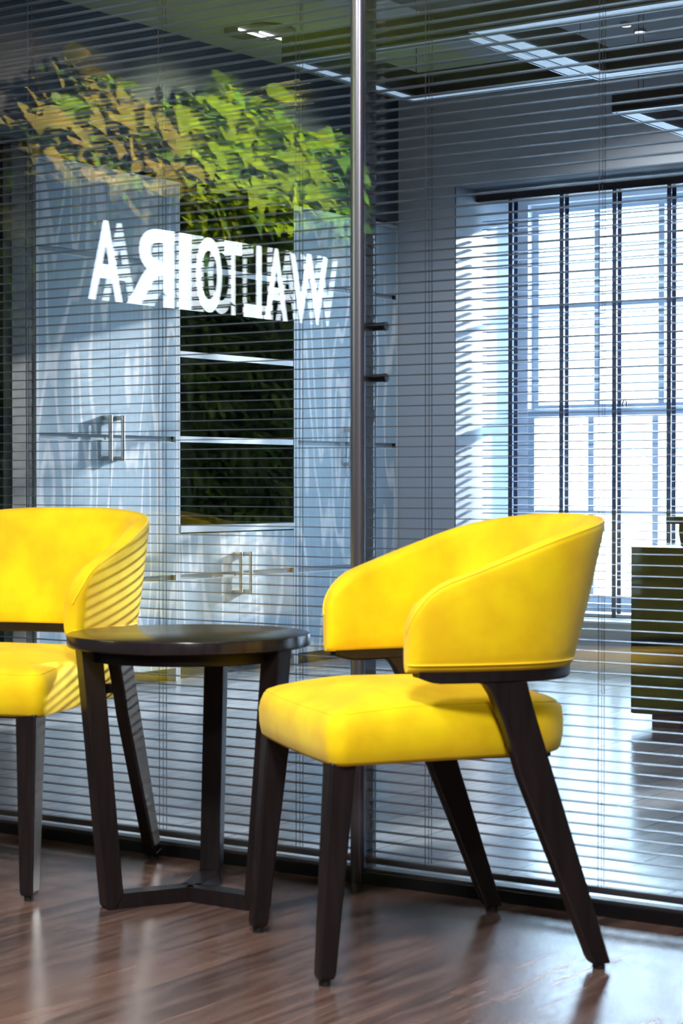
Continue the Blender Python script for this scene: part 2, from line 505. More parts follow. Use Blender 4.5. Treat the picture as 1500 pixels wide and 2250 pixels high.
def partition_blind(x0, x1, cords, label):
    t = thing('venetian_blind', label, 'blind', ((x0 + x1) / 2, 3.428, 0), 0, 'fine venetian blinds inside the glass partition')
    ox = -(x0 + x1) / 2; oy = -3.428
    def sh(o):
        o.data.transform(Matrix.Translation((ox, oy, 0))); return o
    sh(slats_mesh(x0, x1, 3.428, 0.066, 2.66, 0.0212, 0.0225, 0.0007, 0.0010).build('slats', M['slat'], t, smooth=True, angle=60))
    mb = MB(); mb.box(x0, x1, 3.417, 3.439, 0.040, 0.053)
    sh(mb.build('bottom_rail', M['rail_grey'], t, bevel=0.003))
    mb = MB(); mb.box(x0, x1, 3.416, 3.440, 2.67, 2.70)
    sh(mb.build('headrail', M['rail_grey'], t))
    for c in cords:
        mb = MB()
        mb.box(c - 0.0006, c + 0.0006, 3.4150, 3.4158, 0.05, 2.68)
        sh(mb.build('ladder_cord', M['cord'], t))
        mb = MB()
        mb.box(c - 0.0006, c + 0.0006, 3.4402, 3.4410, 0.05, 2.68)
        sh(mb.build('ladder_cord', M['cord'], t))
        mb = MB()
        mb.tube([(c + 0.001, 3.428, 0.05), (c + 0.001, 3.428, 2.68)], 0.0006, 5)
        sh(mb.build('lift_cord', M['cord'], t))
    return t
partition_blind(-4.30, -2.292, [-3.245, -2.845, -2.464, -3.65, -4.05], 'dark fine-slatted venetian blind between the panes left of the metal mullion')
partition_blind(-2.284, -0.55, [-2.137, -1.741, -1.33, -0.93], 'dark fine-slatted venetian blind between the panes right of the metal mullion')

# partition frames and panes
for n, (x0, x1), lb in ((1, (-5.26, -2.315), 'glazed partition bay left of the mullion'), (2, (-2.285, -0.45), 'glazed partition bay right of the mullion')):
    w = sempty('window_%d' % n, lb)
    boxes('bottom_frame', M['black_frame'], [(x0, x1, YP, YG + 0.004, 0, 0.0255)], w, bevel=0.001)
    boxes('top_frame', M['black_frame'], [(x0, x1, YP, YG + 0.004, 2.70, ZC)], w)
    boxes('sealing_strip', M['metal_side'], [(x0, x1, YP + 0.012, YG - 0.010, 0.0255, 0.030)], w)
    if n == 2:
        boxes('end_post', M['metal_side'], [(x1, x1 + 0.05, YP, YG, 0, ZC)], w)
    boxes('glass_pane', M['glass'], [(x0, x1, YP + 0.003, YP + 0.007, 0.026, 2.70)], w)
    boxes('glass_pane', M['glass'], [(x0, x1, YG - 0.006, YG - 0.002, 0.026, 2.70)], w)
mu = sempty('trim_1', 'brushed metal mullion between the two glazed bays')
mb = MB()
# rounded front face of the mullion
prof = [(-2.315, YP + 0.012), (-2.315, YP + 0.001), (-2.312, YP - 0.003), (-2.306, YP - 0.0055), (-2.300, YP - 0.006), (-2.294, YP - 0.0055), (-2.288, YP - 0.003), (-2.285, YP + 0.001), (-2.285, YP + 0.012)]
mb.prism(prof, lambda a, b, d: (a, b, d), 0.0, ZC)
mb.build('front_profile', M['metal'], mu, smooth=True, angle=50)
boxes('side_profile', M['metal_side'], [(-2.3149, -2.2851, YP + 0.012, YG + 0.004, 0, ZC)], mu)
for z in (1.168, 1.060):
    mb = MB()
    mb.tube([(-2.286, 3.449, z), (-2.262, 3.449, z), (-2.2595, 3.449, z)], [0.0085, 0.0085, 0.0095], 16)
    mb.tube([(-2.2595, 3.449, z), (-2.254, 3.449, z)], [0.0095, 0.0095], 16)
    mb.build('round_fixing', M['metal_side'], mu, smooth=True)
# wall left of the partition start
struct(boxes('wall_partition', M['lounge_wall'], [(-0.40, XR, YP, YG, 0, ZC)]))

# coarse blinds of the office windows
def window_blind(a, b, label, full=True):
    x0, x1 = a + 0.035, b - 0.02
    y = 8.40
    t = thing('venetian_blind', label, 'blind', ((x0 + x1) / 2, y, ZS), 0, 'wide-slat window blinds')
    off = Matrix.Translation((-(x0 + x1) / 2, -y, -ZS))
    def sh(o):
        o.data.transform(off); return o
    sh(boxes('headrail', M['headrail'], [(a + 0.002, x1 + 0.015, y - 0.035, y + 0.035, 2.222, 2.268)], t, bevel=0.004))
    sh(slats_mesh(x0, x1, y, 0.262, 2.20, 0.0388, 0.050, 0.0036, 0.003, 5).build('slats', M['slat_wood'], t, smooth=True, angle=60))
    sh(boxes('bottom_rail', M['slat_wood'], [(x0, x1, y - 0.026, y + 0.026, 0.200, 0.216)], t, bevel=0.003))
    q = a + 0.195
    while q < x1 - 0.05:
        sh(boxes('ladder_tape', M['tape'], [(q - 0.011, q + 0.011, y - 0.0275, y - 0.0262, 0.20, 2.225)], t))
        sh(boxes('ladder_tape', M['tape'], [(q - 0.011, q + 0.011, y + 0.0262, y + 0.0275, 0.20, 2.225)], t))
        q += 0.281
    return t
window_blind(*openings[0], 'pale wide-slat venetian blind with dark tapes in the bright far window')
window_blind(*openings[1], 'wide-slat venetian blind in the middle office window, out of view')
window_blind(*openings[2], 'wide-slat venetian blind in the rightmost office window, out of view')

# ------------------------------------------------------------------ cabinets
def bar_handle(parent, y, z0, z1, x=XC):
    mb = MB()
    xo = x + 0.036
    mb.tube([(xo, y, z0), (xo, y, z1)], 0.0088, 16)
    for z in (z0 + 0.010, z1 - 0.010):
        mb.box(x - 0.001, xo, y - 0.0065, y + 0.0065, z - 0.009, z + 0.009)
    return mb.build('bar_handle', M['chrome'], parent, smooth=True, angle=40)

GZ = (0.438, 1.022, 1.752)    # shadow-gap grooves
def door(parent, y0, y1, z0, z1, handle=None, hz=None, notch=True):
    """door leaf in the X = XC plane, cut by horizontal finger grooves"""
    mb = MB()
    d = 0.02
    cuts = [g for g in GZ if z0 < g < z1]
    zz = [z0] + [c for g in cuts for c in (g - 0.012, g + 0.012)] + [z1]
    for i in range(0, len(zz), 2):
        mb.box(XC - d, XC, y0, y1, zz[i], zz[i + 1], 0)
    for g in cuts:
        mb.box(XC - d, XC - 0.014, y0, y1, g - 0.012, g + 0.012, 1)
        mb.box(XC - 0.014, XC + 0.0015, y0, y1 - (0.012 if notch else 0.0), g - 0.0155, g - 0.0100, 2)
        mb.box(XC - 0.014, XC - (0.001 if notch else 0.012), y1 - 0.012, y1, g - 0.0105, g + 0.012, 3 if notch else 1)
    o = mb.build('door', [M['oak'], M['groove'], M['oak_edge'], M['dark_inside']], parent)
    if handle is not None:
        bar_handle(o, handle, hz[0], hz[1])
    return o

def carcass(parent, y0, y1, z1=2.11, back=True):
    o = boxes('carcass', [M['oak_edge'], M['dark_inside']], [
        (-5.78, XC + 0.0005, y0, y0 + 0.018, 0.0, z1), (-5.78, XC + 0.0005, y1 - 0.018, y1, 0.0, z1),
        (-5.78, XC, y0 + 0.018, y1 - 0.018, z1 - 0.018, z1),
        (-5.78, XC - 0.05, y0 + 0.018, y1 - 0.018, 0.0, 0.05, 1), (-5.79, -5.78, y0 + 0.018, y1 - 0.018, 0.05, z1 - 0.018, 1)], parent)
    return o

# tall double cupboard at the left
c1 = thing('tall_cupboard', 'tall pale limed-oak double cupboard next to the dark door at left', 'cupboard', (0, 0, 0), 0, 'built-in office storage wall')
carcass(c1, 5.586, 6.454)
ym = 6.019
door(c1, 5.605, ym - 0.0015, 0.055, 2.09, ym - 0.038, (0.928, 1.112), False)
door(c1, ym + 0.0015, 6.435, 0.055, 2.09, ym + 0.038, (0.928, 1.112))
# middle unit with dark open shelves over a low double door
c2 = thing('shelf_cupboard', 'limed-oak unit with dark open shelves over two low doors, middle of the storage wall', 'shelf unit', (0, 0, 0), 0, 'built-in office storage wall')
y0, y1 = 6.456, 7.300
boxes('carcass', [M['oak_edge'], M['dark_inside']], [
    (-5.78, XC + 0.0005, y0, y0 + 0.010, 0, 2.11), (-5.78, XC + 0.0005, y1 - 0.010, y1, 0, 2.11),
    (-5.78, XC - 0.004, y0 + 0.010, y0 + 0.014, 0.66, 2.10, 1), (-5.78, XC - 0.004, y1 - 0.014, y1 - 0.010, 0.66, 2.10, 1),
    (-5.78, XC, y0 + 0.01, y1 - 0.01, 2.095, 2.11, 1), (-5.78, -5.77, y0, y1, 0.6, 2.1, 1), (-5.78, XC - 0.05, y0 + 0.01, y1 - 0.01, 0, 0.05, 1)], c2)
boxes('worktop', [M['oak_edge'], M['dark_inside']], [(-5.34, XC + 0.004, y0 + 0.010, y1 - 0.010, 0.628, 0.656), (-5.77, -5.34, y0 + 0.010, y1 - 0.010, 0.628, 0.655, 1)], c2)
for z in (1.012, 1.373, 1.745):
    boxes('shelf', [M['oak_edge'], M['dark_inside']], [(-5.285, XC - 0.001, y0 + 0.014, y1 - 0.014, z, z + 0.025), (-5.77, -5.285, y0 + 0.014, y1 - 0.014, z, z + 0.024, 1)], c2)
ym = 6.878
door(c2, y0 + 0.012, ym - 0.0015, 0.055, 0.622, ym - 0.036, (0.349, 0.535), False)
door(c2, ym + 0.0015, y1 - 0.012, 0.055, 0.622, ym + 0.036, (0.349, 0.535))
# tall double cupboard at the right end
c3 = thing('tall_cupboard', 'tall pale limed-oak double cupboard in the corner by the window wall', 'cupboard', (0, 0, 0), 0, 'built-in office storage wall')
carcass(c3, 7.302, 8.166)
ym = 7.745
door(c3, 7.321, ym - 0.0015, 0.055, 2.09, ym - 0.038, (0.917, 1.100), False)
door(c3, ym + 0.0015, 8.147, 0.055, 2.09, ym + 0.038, (0.917, 1.100))

# ------------------------------------------------------------------ desk pedestal with a box on top
pd = thing('desk_pedestal', 'glossy black desk pedestal on a recessed plinth at the right edge', 'cabinet', (-2.55, 6.45, 0))
boxes('body', M['pedestal'], [(-0.452, 0.50, -0.309, 0.40, 0.044, 0.600)], pd, bevel=0.002)
boxes('top_panel', M['pedestal'], [(-0.452, 0.50, -0.311, 0.40, 0.600, 0.618)], pd, bevel=0.002)
boxes('plinth', M['black_frame'], [(-0.379, 0.45, -0.300, 0.36, 0.0, 0.044)], pd)
boxes('side_panel', M['pedestal'], [(-0.455, -0.452, -0.309, 0.40, 0.046, 0.618)], pd)
bx = thing('lidded_box', 'black lidded box standing on the black desk pedestal', 'box', (-2.66, 6.35, 0.618))
mb = MB()
mb.rings([[(sx * s + 0.0, sy * s, z) for sx, sy in ((-0.19, -0.16), (0.19, -0.16), (0.19, 0.16), (-0.19, 0.16))] for s, z in ((0.93, 0.0), (0.97, 0.006), (1.0, 0.05), (1.0, 0.085))])
mb.build('body', M['pedestal'], bx)
boxes('lid', M['pend_black'], [(-0.225, 0.225, -0.19, 0.19, 0.080, 0.106)], bx, bevel=0.003)

# ------------------------------------------------------------------ office ceiling fittings
def frame_pendant(x0, x1, y0, y1, z, h, w, label, cords):
    t = thing('frame_pendant', label, 'ceiling light', ((x0 + x1) / 2, (y0 + y1) / 2, z), 0, 'suspended rectangular frame lights')
    off = Matrix.Translation((-(x0 + x1) / 2, -(y0 + y1) / 2, -z))
    def sh(o):
        o.data.transform(off); return o
    def ring(a, b, z0, z1):
        return [(x0 + a, x1 - a, y0 + a, y0 + b, z0, z1), (x0 + a, x1 - a, y1 - b, y1 - a, z0, z1),
                (x0 + a, x0 + b, y0 + b, y1 - b, z0, z1), (x1 - b, x1 - a, y0 + b, y1 - b, z0, z1)]
    sh(boxes('housing', M['pend_black'], ring(0, w, z + 0.004, z + h), t))
    sh(boxes('edge_trim', M['pend_edge'], ring(0, 0.008, z - 0.002, z + 0.004) + ring(w - 0.006, w, z - 0.002, z + 0.004), t))
    sh(boxes('light_strip', M['led'], ring(0.012, w - 0.010, z, z + 0.0042), t))
    for (cx, cy) in cords:
        mb = MB(); mb.tube([(cx, cy, z + h), (cx, cy, ZC)], 0.0014, 6)
        sh(mb.build('suspension_cord', M['cord'], t))
    return t
frame_pendant(-3.765, -3.045, 5.14, 5.93, 2.20, 0.085, 0.060, 'rectangular frame light hanging top centre, leftmost of the three', [(-3.73, 5.2), (-3.08, 5.2), (-3.08, 5.9), (-3.73, 5.9)])
frame_pendant(-3.040, -2.05, 5.10, 5.95, 2.197, 0.085, 0.080, 'rectangular frame light hanging at upper right, crossing the edge of the picture', [(-3.0, 5.15), (-2.1, 5.15), (-2.1, 5.9), (-3.0, 5.9)])
frame_pendant(-3.268, -2.30, 6.51, 7.62, 2.20, 0.062, 0.075, 'black-sided frame light nearest the far window at the right edge', [(-3.185, 6.56), (-3.165, 6.56), (-2.4, 6.56), (-2.4, 7.5)])
# dark ceiling rafts
for (x0, x1, y0, y1) in ((-4.1, -1.0, 4.2, 6.9),):
    tag(boxes('ceiling_raft', M['ceil_dark'], [(x0, x1, y0, y1, ZC - 0.05, ZC)]), 'dark rectangular ceiling raft above the frame lights', 'ceiling panel')
for i, (x, y) in enumerate(((-3.615, 7.329), (-3.622, 7.472))):
    t = thing('spot_downlight', ('small round lit downlight above the frame lights, left of the pair', 'small round lit downlight above the frame lights, right of the pair')[i], 'ceiling light', (x, y, ZC), 0, 'pair of small ceiling downlights')
    mb = MB(); mb.disc((0, 0), 0.026, -0.012, -0.001, 24); mb.build('bezel', M['pend_edge'], t)
    mb = MB(); mb.disc((0, 0), 0.020, -0.014, -0.010, 24); mb.build('lens', M['spot_lit'], t)
t = thing('round_downlight', 'dark round recessed downlight with two bright tubes on the reflection-tinted ceiling', 'ceiling light', (-4.93, 6.58, ZC))
mb = MB(); mb.disc((0, 0), 0.15, -0.012, -0.001, 40); mb.build('bezel', M['ceil_dark'], t)
for dx, dy in ((-0.02, -0.02), (0.02, 0.07)):
    mb = MB(); mb.tube([(dx, dy - 0.10, -0.018), (dx, dy + 0.10, -0.018)], 0.0055, 8); mb.build('tube_lamp', M['spot_dim'], t)

for (x, y, e) in ((-3.615, 7.329, 40), (-3.622, 7.472, 40)):
    lamp('office_downlight', 'SPOT', (x, y, ZC - 0.03), e, (0.93, 0.97, 1.0), (0, 0, 0), spot_size=math.radians(150), spot_blend=0.6, shadow_soft_size=0.02)
# ------------------------------------------------------------------ lounge ceiling lamps (seen only as reflections)
for i, (x, y) in enumerate(((-0.9, 0.9), (-2.6, 1.0), (0.6, -0.6), (-3.4, 2.4), (-0.2, 2.4))):
    t = thing('round_ceiling_lamp', ('round lounge ceiling lamp nearest the middle of the lounge', 'round lounge ceiling lamp in front of the planted wall', 'round lounge ceiling lamp behind the camera position', 'round lounge ceiling lamp over the left yellow armchair', 'round lounge ceiling lamp near the glass at the right')[i], 'ceiling light', (x, y, ZC), 0, 'round lounge ceiling lamps')
    mb = MB(); mb.disc((0, 0), 0.26, -0.03, -0.001, 40); mb.build('bezel', M['metal_side'], t)

# ------------------------------------------------------------------ chairs
def make_chair(label):
    t = thing('armchair', label, 'chair', (0, 0, 0), 0, 'yellow velvet armchairs')
    ZB = 0.522
    UC, A, B = -0.05, 0.202, 0.264
    # plan path of the outer shell face, from the +v arm tip round the back to the -v tip
    half = []
    us = [0.104, 0.1035, 0.102, 0.099, 0.094, 0.087, 0.078, 0.066, 0.052, 0.034, 0.012, -0.015]
    for u in us:
        k = (0.104 - u) / 0.154
        half.append((u, 0.245 + 0.019 * math.sin(min(1, k) * math.pi / 2)))
    NQ = 22
    p = 2.75
    for i in range(NQ + 1):
        th = math.pi / 2 * i / NQ
        c, s = math.cos(th), math.sin(th)
        half.append((UC - A * (s ** (2 / p)), B * (c ** (2 / p)) if c > 1e-9 else 0.0))
    path = half + [(u, -v) for u, v in half[:-1][::-1]]
    n = len(path)
    P = [Vector((u, v, 0)) for u, v in path]
    nor = []
    for i in range(n):
        a = P[max(0, i - 1)]; b = P[min(n - 1, i + 1)]
        tt = (b - a).normalized()
        q = Vector((tt.y, -tt.x, 0))
        q = -q if q.dot(P[i] - Vector((-0.02, 0, 0))) < 0 else q
        if i < 6: q = Vector((0, 1, 0))
        if i > n - 7: q = Vector((0, -1, 0))
        nor.append(q)
    def rim(u):
        base = 0.708 - 0.372 * (u + 0.05) if u > -0.243 else 0.780 + 0.30 * (-0.243 - u)
        base = min(base, 0.795)
        if u > 0.04:
            c = min(1.0, (u - 0.04) / 0.064)
            base -= 0.060 * (1 - math.sqrt(max(0.0, 1 - c * c)))
        return base
    def lean(q):
        return 0.26 * q.x * q.x * (1 if q.x < 0 else 0) + 0.055 * q.y * q.y
    TH = 0.044
    rings = []; rimline = []; seam = []; railring = []
    for i in range(n):
        u, v = path[i]
        q = nor[i]; zr = rim(u)
        c2 = max(0.0, (u - 0.084) / 0.020)
        sq = math.sqrt(max(0.0, 1 - min(1, c2) ** 2))
        th = TH * (0.35 + 0.65 * sq)
        ins = (TH - th) / 2
        def pt(d, z):
            w = P[i] + q * (lean(q) * (z - ZB)) - q * (d + ins)
            return (w.x, w.y, z)
        hh = zr - ZB
        r = 0.013 * (0.5 + 0.5 * sq)
        prof = [(0.006, ZB - 0.001), (0.001, ZB + 0.006)]
        for k in range(1, 7):
            prof.append((-0.002 * math.sin(math.pi * k / 7), ZB + 0.006 + (hh - 0.006 - r) * k / 7))
        prof += [(0.0, zr - r), (0.002, zr - r * 0.45), (r * 0.6, zr - r * 0.06), (th * 0.5, zr + 0.001), (th - r * 0.8, zr - r * 0.12), (th - r * 0.2, zr - r * 0.55), (th, zr - r * 1.3)]
        for k in range(6, 0, -1):
            prof.append((th + 0.003 * math.sin(math.pi * k / 7), ZB + 0.006 + (hh - 0.006 - r * 1.3) * k / 7))
        prof += [(th - 0.001, ZB + 0.006), (th - 0.006, ZB - 0.001)]
        rings.append([pt(d, z) for d, z in prof])
        rimline.append(pt(0.0045, zr - r * 0.25))
        seam.append(pt(-0.0008, ZB + 0.012))
        railring.append((i, th))
    mb = MB(); mb.rings(rings)
    sh = mb.build('backrest', M['velvet'], t, smooth=True, angle=75)
    mb = MB(); mb.tube(rimline, 0.0024, 6); mb.build('piping', M['piping'], sh, smooth=True)
    mb = MB(); mb.tube(seam, 0.0016, 6); mb.build('piping', M['piping'], sh, smooth=True)
    # timber rail under the shell
    rr = []
    for i in range(n):
        u, v = path[i]
        if u > 0.090: continue
        q = nor[i]
        z0, z1 = 0.502, 0.5225
        if u > 0.05: z0 += 0.012 * ((u - 0.05) / 0.04) ** 2
        rr.append([tuple(P[i] - q * 0.005 + Vector((0, 0, z1))), tuple(P[i] - q * 0.005 + Vector((0, 0, z0 + 0.003))), tuple(P[i] - q * 0.008 + Vector((0, 0, z0))),
                   tuple(P[i] - q * 0.036 + Vector((0, 0, z0))), tuple(P[i] - q * 0.039 + Vector((0, 0, z0 + 0.003))), tuple(P[i] - q * 0.039 + Vector((0, 0, z1)))])
    mb = MB(); mb.rings(rr); mb.build('arm_rail', M['dark_wood'], t, smooth=True, angle=30)
    # rear legs: tapered raking planks flaring into the rail
    prof = [(-0.262, 0.010), (-0.134, 0.404), (-0.116, 0.460), (-0.109, 0.485), (-0.104, 0.506), (-0.012, 0.506), (-0.030, 0.497), (-0.040, 0.482), (-0.050, 0.460),
            (-0.061, 0.435), (-0.073, 0.402), (-0.093, 0.335), (-0.221, 0.024), (-0.2285, 0.010)]
    for s in (1, -1):
        mb = MB()
        mb.prism(prof, lambda a, b, d: (a, s * d, b), 0.226, 0.256)
        lg = mb.build('rear_leg', M['dark_wood'], t, bevel=0.004)
        mb = MB(); mb.tube([(-0.245, s * 0.241, 0.0), (-0.245, s * 0.241, 0.012)], 0.011, 12); mb.build('foot_pad', M['rubber'], lg)
    # front legs: square, tapering to the foot
    for s in (1, -1):
        mb = MB()
        def sq(u0, u1, v0, v1, z):
            return [(u0, s * v0, z), (u1, s * v0, z), (u1, s * v1, z), (u0, s * v1, z)]
        mb.rings([sq(0.2275, 0.2545, 0.1925, 0.2175, 0.010), sq(0.2245, 0.2560, 0.190, 0.2205, 0.02), sq(0.187, 0.233, 0.168, 0.2155, 0.374)])
        lg = mb.build('front_leg', M['dark_wood'], t, bevel=0.004)
        mb = MB(); mb.tube([(0.241, s * 0.205, 0.0), (0.241, s * 0.205, 0.012)], 0.010, 12); mb.build('foot_pad', M['rubber'], lg)
    # seat cushion
    def outline(ins):
        pts = []
        cor = [(0.236, 0.226), (-0.262, 0.205)]
        r = [0.030, 0.11]
        segs = []
        # front right (+v) corner to rear +v, then mirrored
        def arc(cx, cy, rad, a0, a1, k=8):
            return [(cx + rad * math.cos(a0 + (a1 - a0) * i / k), cy + rad * math.sin(a0 + (a1 - a0) * i / k)) for i in range(k + 1)]
        R = [max(0.006, r[0] - ins), max(0.01, r[1] - ins)]
        U0, V0 = 0.236 - ins, 0.226 - ins
        U1, V1 = -0.232 + ins, 0.196 - ins
        a = arc(U0 - R[0], V0 - R[0], R[0], 0.0, math.pi / 2)
        m1 = [(U0 - R[0] - (U0 - R[0] - (U1 + R[1])) * k / 8, V0 + (V1 - V0) * k / 8) for k in range(1, 8)]
        b = arc(U1 + R[1], V1 - R[1], R[1], math.pi / 2, math.pi)
        h = a + m1 + b
        f = [(U0 + 0.006 * math.cos(math.pi / 2 * (k / 4.0 - 1)) , (V0 - R[0]) * (k / 4.0)) for k in range(0, 4)]
        pts = [(U0 + 0.006 * (1 - (k / 4.0) ** 2), (V0 - R[0]) * k / 4.0) for k in range(0, 4)] + h + [(U1, (V1 - R[1]) * (1 - k / 4.0)) for k in range(1, 4)]
        return pts + [(U1, 0.0)] + [(u, -v) for u, v in pts[::-1][:-1]]
    lv = [(0.012, 0.366), (0.004, 0.368), (0.0, 0.374), (-0.004, 0.395), (-0.005, 0.420), (-0.002, 0.444), (0.004, 0.457), (0.012, 0.4645), (0.03, 0.470), (0.06, 0.477), (0.10, 0.484), (0.15, 0.488), (0.19, 0.489)]
    rings = []
    for ins, z in lv:
        o_ = outline(max(-0.006, ins))
        dz = 0.0
        rings.append([(u, v, z - (0.010 * max(0.0, (u - 0.10)) / 0.13 if z > 0.44 else 0.0) - (0.012 * max(0.0, -(u + 0.12)) / 0.14 if z > 0.45 else 0.0)) for u, v in o_])
    mb = MB(); mb.rings(rings)
    st = mb.build('seat', M['velvet'], t, smooth=True, angle=80)
    sl = outline(0.0095)
    mb = MB(); mb.tube([(u, v, 0.4615 - 0.010 * max(0.0, (u - 0.10)) / 0.13 - 0.012 * max(0.0, -(u + 0.12)) / 0.14) for u, v in sl], 0.0014, 6, closed=True)
    mb.build('piping', M['velvet'], st, smooth=True)
    boxes('seat_frame', M['dark_wood'], [(-0.190, 0.205, -0.160, 0.160, 0.360, 0.372)], t)
    for s in (1, -1):
        boxes('side_bracket', M['dark_wood'], [(-0.125, -0.085, s * 0.227 if s < 0 else 0.185, -0.185 if s < 0 else 0.227, 0.385, 0.405)], t)
    return t
ch = make_chair('yellow velvet armchair with dark legs in front, right of the round table')
ch.location = (-1.887, 2.990, 0); ch.rotation_euler = (0, 0, math.radians(-127.4))

def copy_tree(o, parent=None):
    c = o.copy(); COL.objects.link(c); c.parent = parent
    for k in list(o.children):
        copy_tree(k, c)
    return c
ch2 = copy_tree(ch)
ch2['label'] = 'yellow velvet armchair cut by the left edge, behind the round table'
az = math.radians(-76.5)
fl = Vector((0.241, 0.205)); 
F = Vector((math.cos(az), math.sin(az))); Lv = Vector((-F.y, F.x))
foot = Vector((-2.742, 2.884))
c0 = foot - F * fl.x - Lv * fl.y
ch2.location = (c0.x, c0.y, 0); ch2.rotation_euler = (0, 0, az)

# ------------------------------------------------------------------ side table
tb = thing('side_table', 'round dark-wood side table with three splayed legs between the yellow chairs', 'table', (-2.480, 3.075, 0))
mb = MB(); mb.disc((-0.004, 0.0), 0.244, 0.513, 0.538, 72, bevel=0.0025)
mb.build('table_top', M['table_wood'], tb, smooth=True, angle=35)
mb = MB(); mb.disc((-0.004, 0.0), 0.208, 0.488, 0.513, 72, bevel=0.001)
mb.build('under_top', M['dark_wood'], tb, smooth=True, angle=35)
TA = [math.radians(a) for a in (-119, 0, 114)]
for a in TA:
    ca, sa = math.cos(a), math.sin(a)
    def fn(r, z, d, ca=ca, sa=sa):
        return (r * ca - d * sa, r * sa + d * ca, z)
    mb = MB()
    mb.prism([(0.1505, 0.030), (0.166, 0.0), (0.182, 0.0), (0.1865, 0.005), (0.236, 0.5128), (0.193, 0.5128)], fn, -0.021, 0.021)
    mb.build('leg', M['dark_wood'], tb, bevel=0.002)
mb = MB()
for a in TA:
    ca, sa = math.cos(a), math.sin(a)
    mb.prism([(0.0, 0.0), (0.1655, 0.0), (0.1500, 0.0300), (0.0, 0.0300)], lambda r, z, d, ca=ca, sa=sa: (r * ca - d * sa, r * sa + d * ca, z), -0.020, 0.020)
mb.build('base', M['dark_wood'], tb)

# ------------------------------------------------------------------ planted wall in the lounge (reflected in the glass)
rnd = random.Random(7)
def leaf_geo(mb, base, dirv, nrm, length, width, kind, mi):
    d = Vector(dirv).normalized(); nn = Vector(nrm)
    s = d.cross(nn)
    if s.length < 1e-4: s = d.cross(Vector((0, 0, 1)))
    s.normalize(); up = s.cross(d).normalized()
    if kind == 'heart':
        sh = [(0.0, 0.0), (0.12, 0.42), (0.38, 0.52), (0.7, 0.32), (1.0, 0.0)]
    elif kind == 'lance':
        sh = [(0.0, 0.0), (0.25, 0.24), (0.55, 0.26), (0.8, 0.15), (1.0, 0.0)]
    else:
        sh = [(0.0, 0.02), (0.3, 0.10), (0.6, 0.09), (0.85, 0.05), (1.0, 0.0)]
    vs = []
    b = Vector(base)
    for i, (t_, w_) in enumerate(sh):
        c = b + d * (length * t_) - Vector((0, 0, 1)) * (length * 0.35 * t_ * t_)
        if i in (0, 4):
            vs.append(c)
        else:
            vs += [c - s * (w_ * width) + up * (0.12 * width), c, c + s * (w_ * width) + up * (0.12 * width)]
    fs = [(0, 1, 2), (0, 2, 3), (1, 4, 5, 2), (2, 5, 6, 3), (4, 7, 8, 5), (5, 8, 9, 6), (7, 10, 8), (8, 10, 9)]
    mb.add(vs, fs, mi)

def leafmat(name, c1, c2, rough=0.45):
    return mat(name, c1, rough, spec=0.4, color2=c2, noise_amt=0.12, noise_scale=9)
LM = {
    'lime': leafmat('lime_leaves', (0.30, 0.42, 0.015), (0.50, 0.58, 0.02)),
    'olive': leafmat('olive_bronze_leaves', (0.30, 0.24, 0.06), (0.22, 0.26, 0.04)),
    'green': leafmat('mid_green_leaves', (0.07, 0.17, 0.02), (0.14, 0.26, 0.02)),
    'dark': leafmat('dark_green_leaves', (0.02, 0.06, 0.015), (0.05, 0.11, 0.02)),
    'plume': leafmat('flower_plume', (0.75, 0.62, 0.30), (0.8, 0.7, 0.45)),
}
lw = thing('living_wall', 'lush green planted wall reflected in the left glass above the white letters', 'plant wall', (-5.27, 0.2, 0))
off = Matrix.Translation((5.27, -0.2, 0))
def shift(o):
    o.data.transform(off); return o
shift(boxes('backing_panel', M['lounge_dark'], [(-5.27, -5.235, -0.78, 1.75, 0.05, 2.30)], lw))
def crest(y):
    """ragged top of the planting"""
    pts = [(-1.05, 2.30), (-0.75, 2.40), (-0.5, 2.46), (-0.2, 2.40), (0.1, 2.50), (0.42, 2.55), (0.62, 2.36), (0.85, 2.34), (1.15, 2.50), (1.3, 2.44), (1.5, 2.20), (1.75, 1.9)]
    for (a, ha), (b, hb) in zip(pts, pts[1:]):
        if a <= y <= b:
            return ha + (hb - ha) * (y - a) / (b - a)
    return 2.1
def scatter(name, m_, kind, n, yr, zr, ln, wd, depth, label=None, bias=1.0):
    mb = MB()
    for _ in range(n):
        y = rnd.uniform(*yr)
        top = crest(y)
        z1 = min(zr[1], top); z0 = zr[0]
        if z1 <= z0: continue
        z = z1 - (z1 - z0) * rnd.random() ** bias
        clump = noise.noise(Vector((y * 4.0, z * 4.0, len(name))))
        if clump < -0.25 and rnd.random() < 0.75: continue
        x = -5.235 + rnd.uniform(0.01, 1) ** 0.8 * (depth if z > 1.96 else (0.11 if z > 1.5 else 0.15))
        a = rnd.uniform(-1, 1)
        d = Vector((rnd.uniform(0.25, 1.0), a, rnd.uniform(-0.9, 0.45)))
        nn = Vector((rnd.uniform(0.3, 1), rnd.uniform(-.5, .5), rnd.uniform(0.2, 1)))
        L_ = rnd.uniform(*ln)
        if z < 1.96: d = Vector((d.x * 0.4, d.y, d.z)); x = min(x, -5.10 - L_ * 0.35)
        leaf_geo(mb, (x, y, z), d, nn, L_, L_ * wd, kind, 0)
    o = mb.build(name, m_, lw, smooth=True, angle=60)
    shift(o)
    o['kind'] = 'stuff'
    if label: o['label'] = label
    return o
scatter('undergrowth', LM['dark'], 'lance', 3000, (-0.74, 1.75), (0.12, 2.45), (0.07, 0.15), 0.8, 0.16, 'dark green undergrowth leaves')
scatter('bronze_foliage', LM['olive'], 'heart', 330, (0.62, 1.62), (1.85, 2.6), (0.08, 0.14), 0.95, 0.24, 'olive and bronze heart-shaped leaves', 0.9)
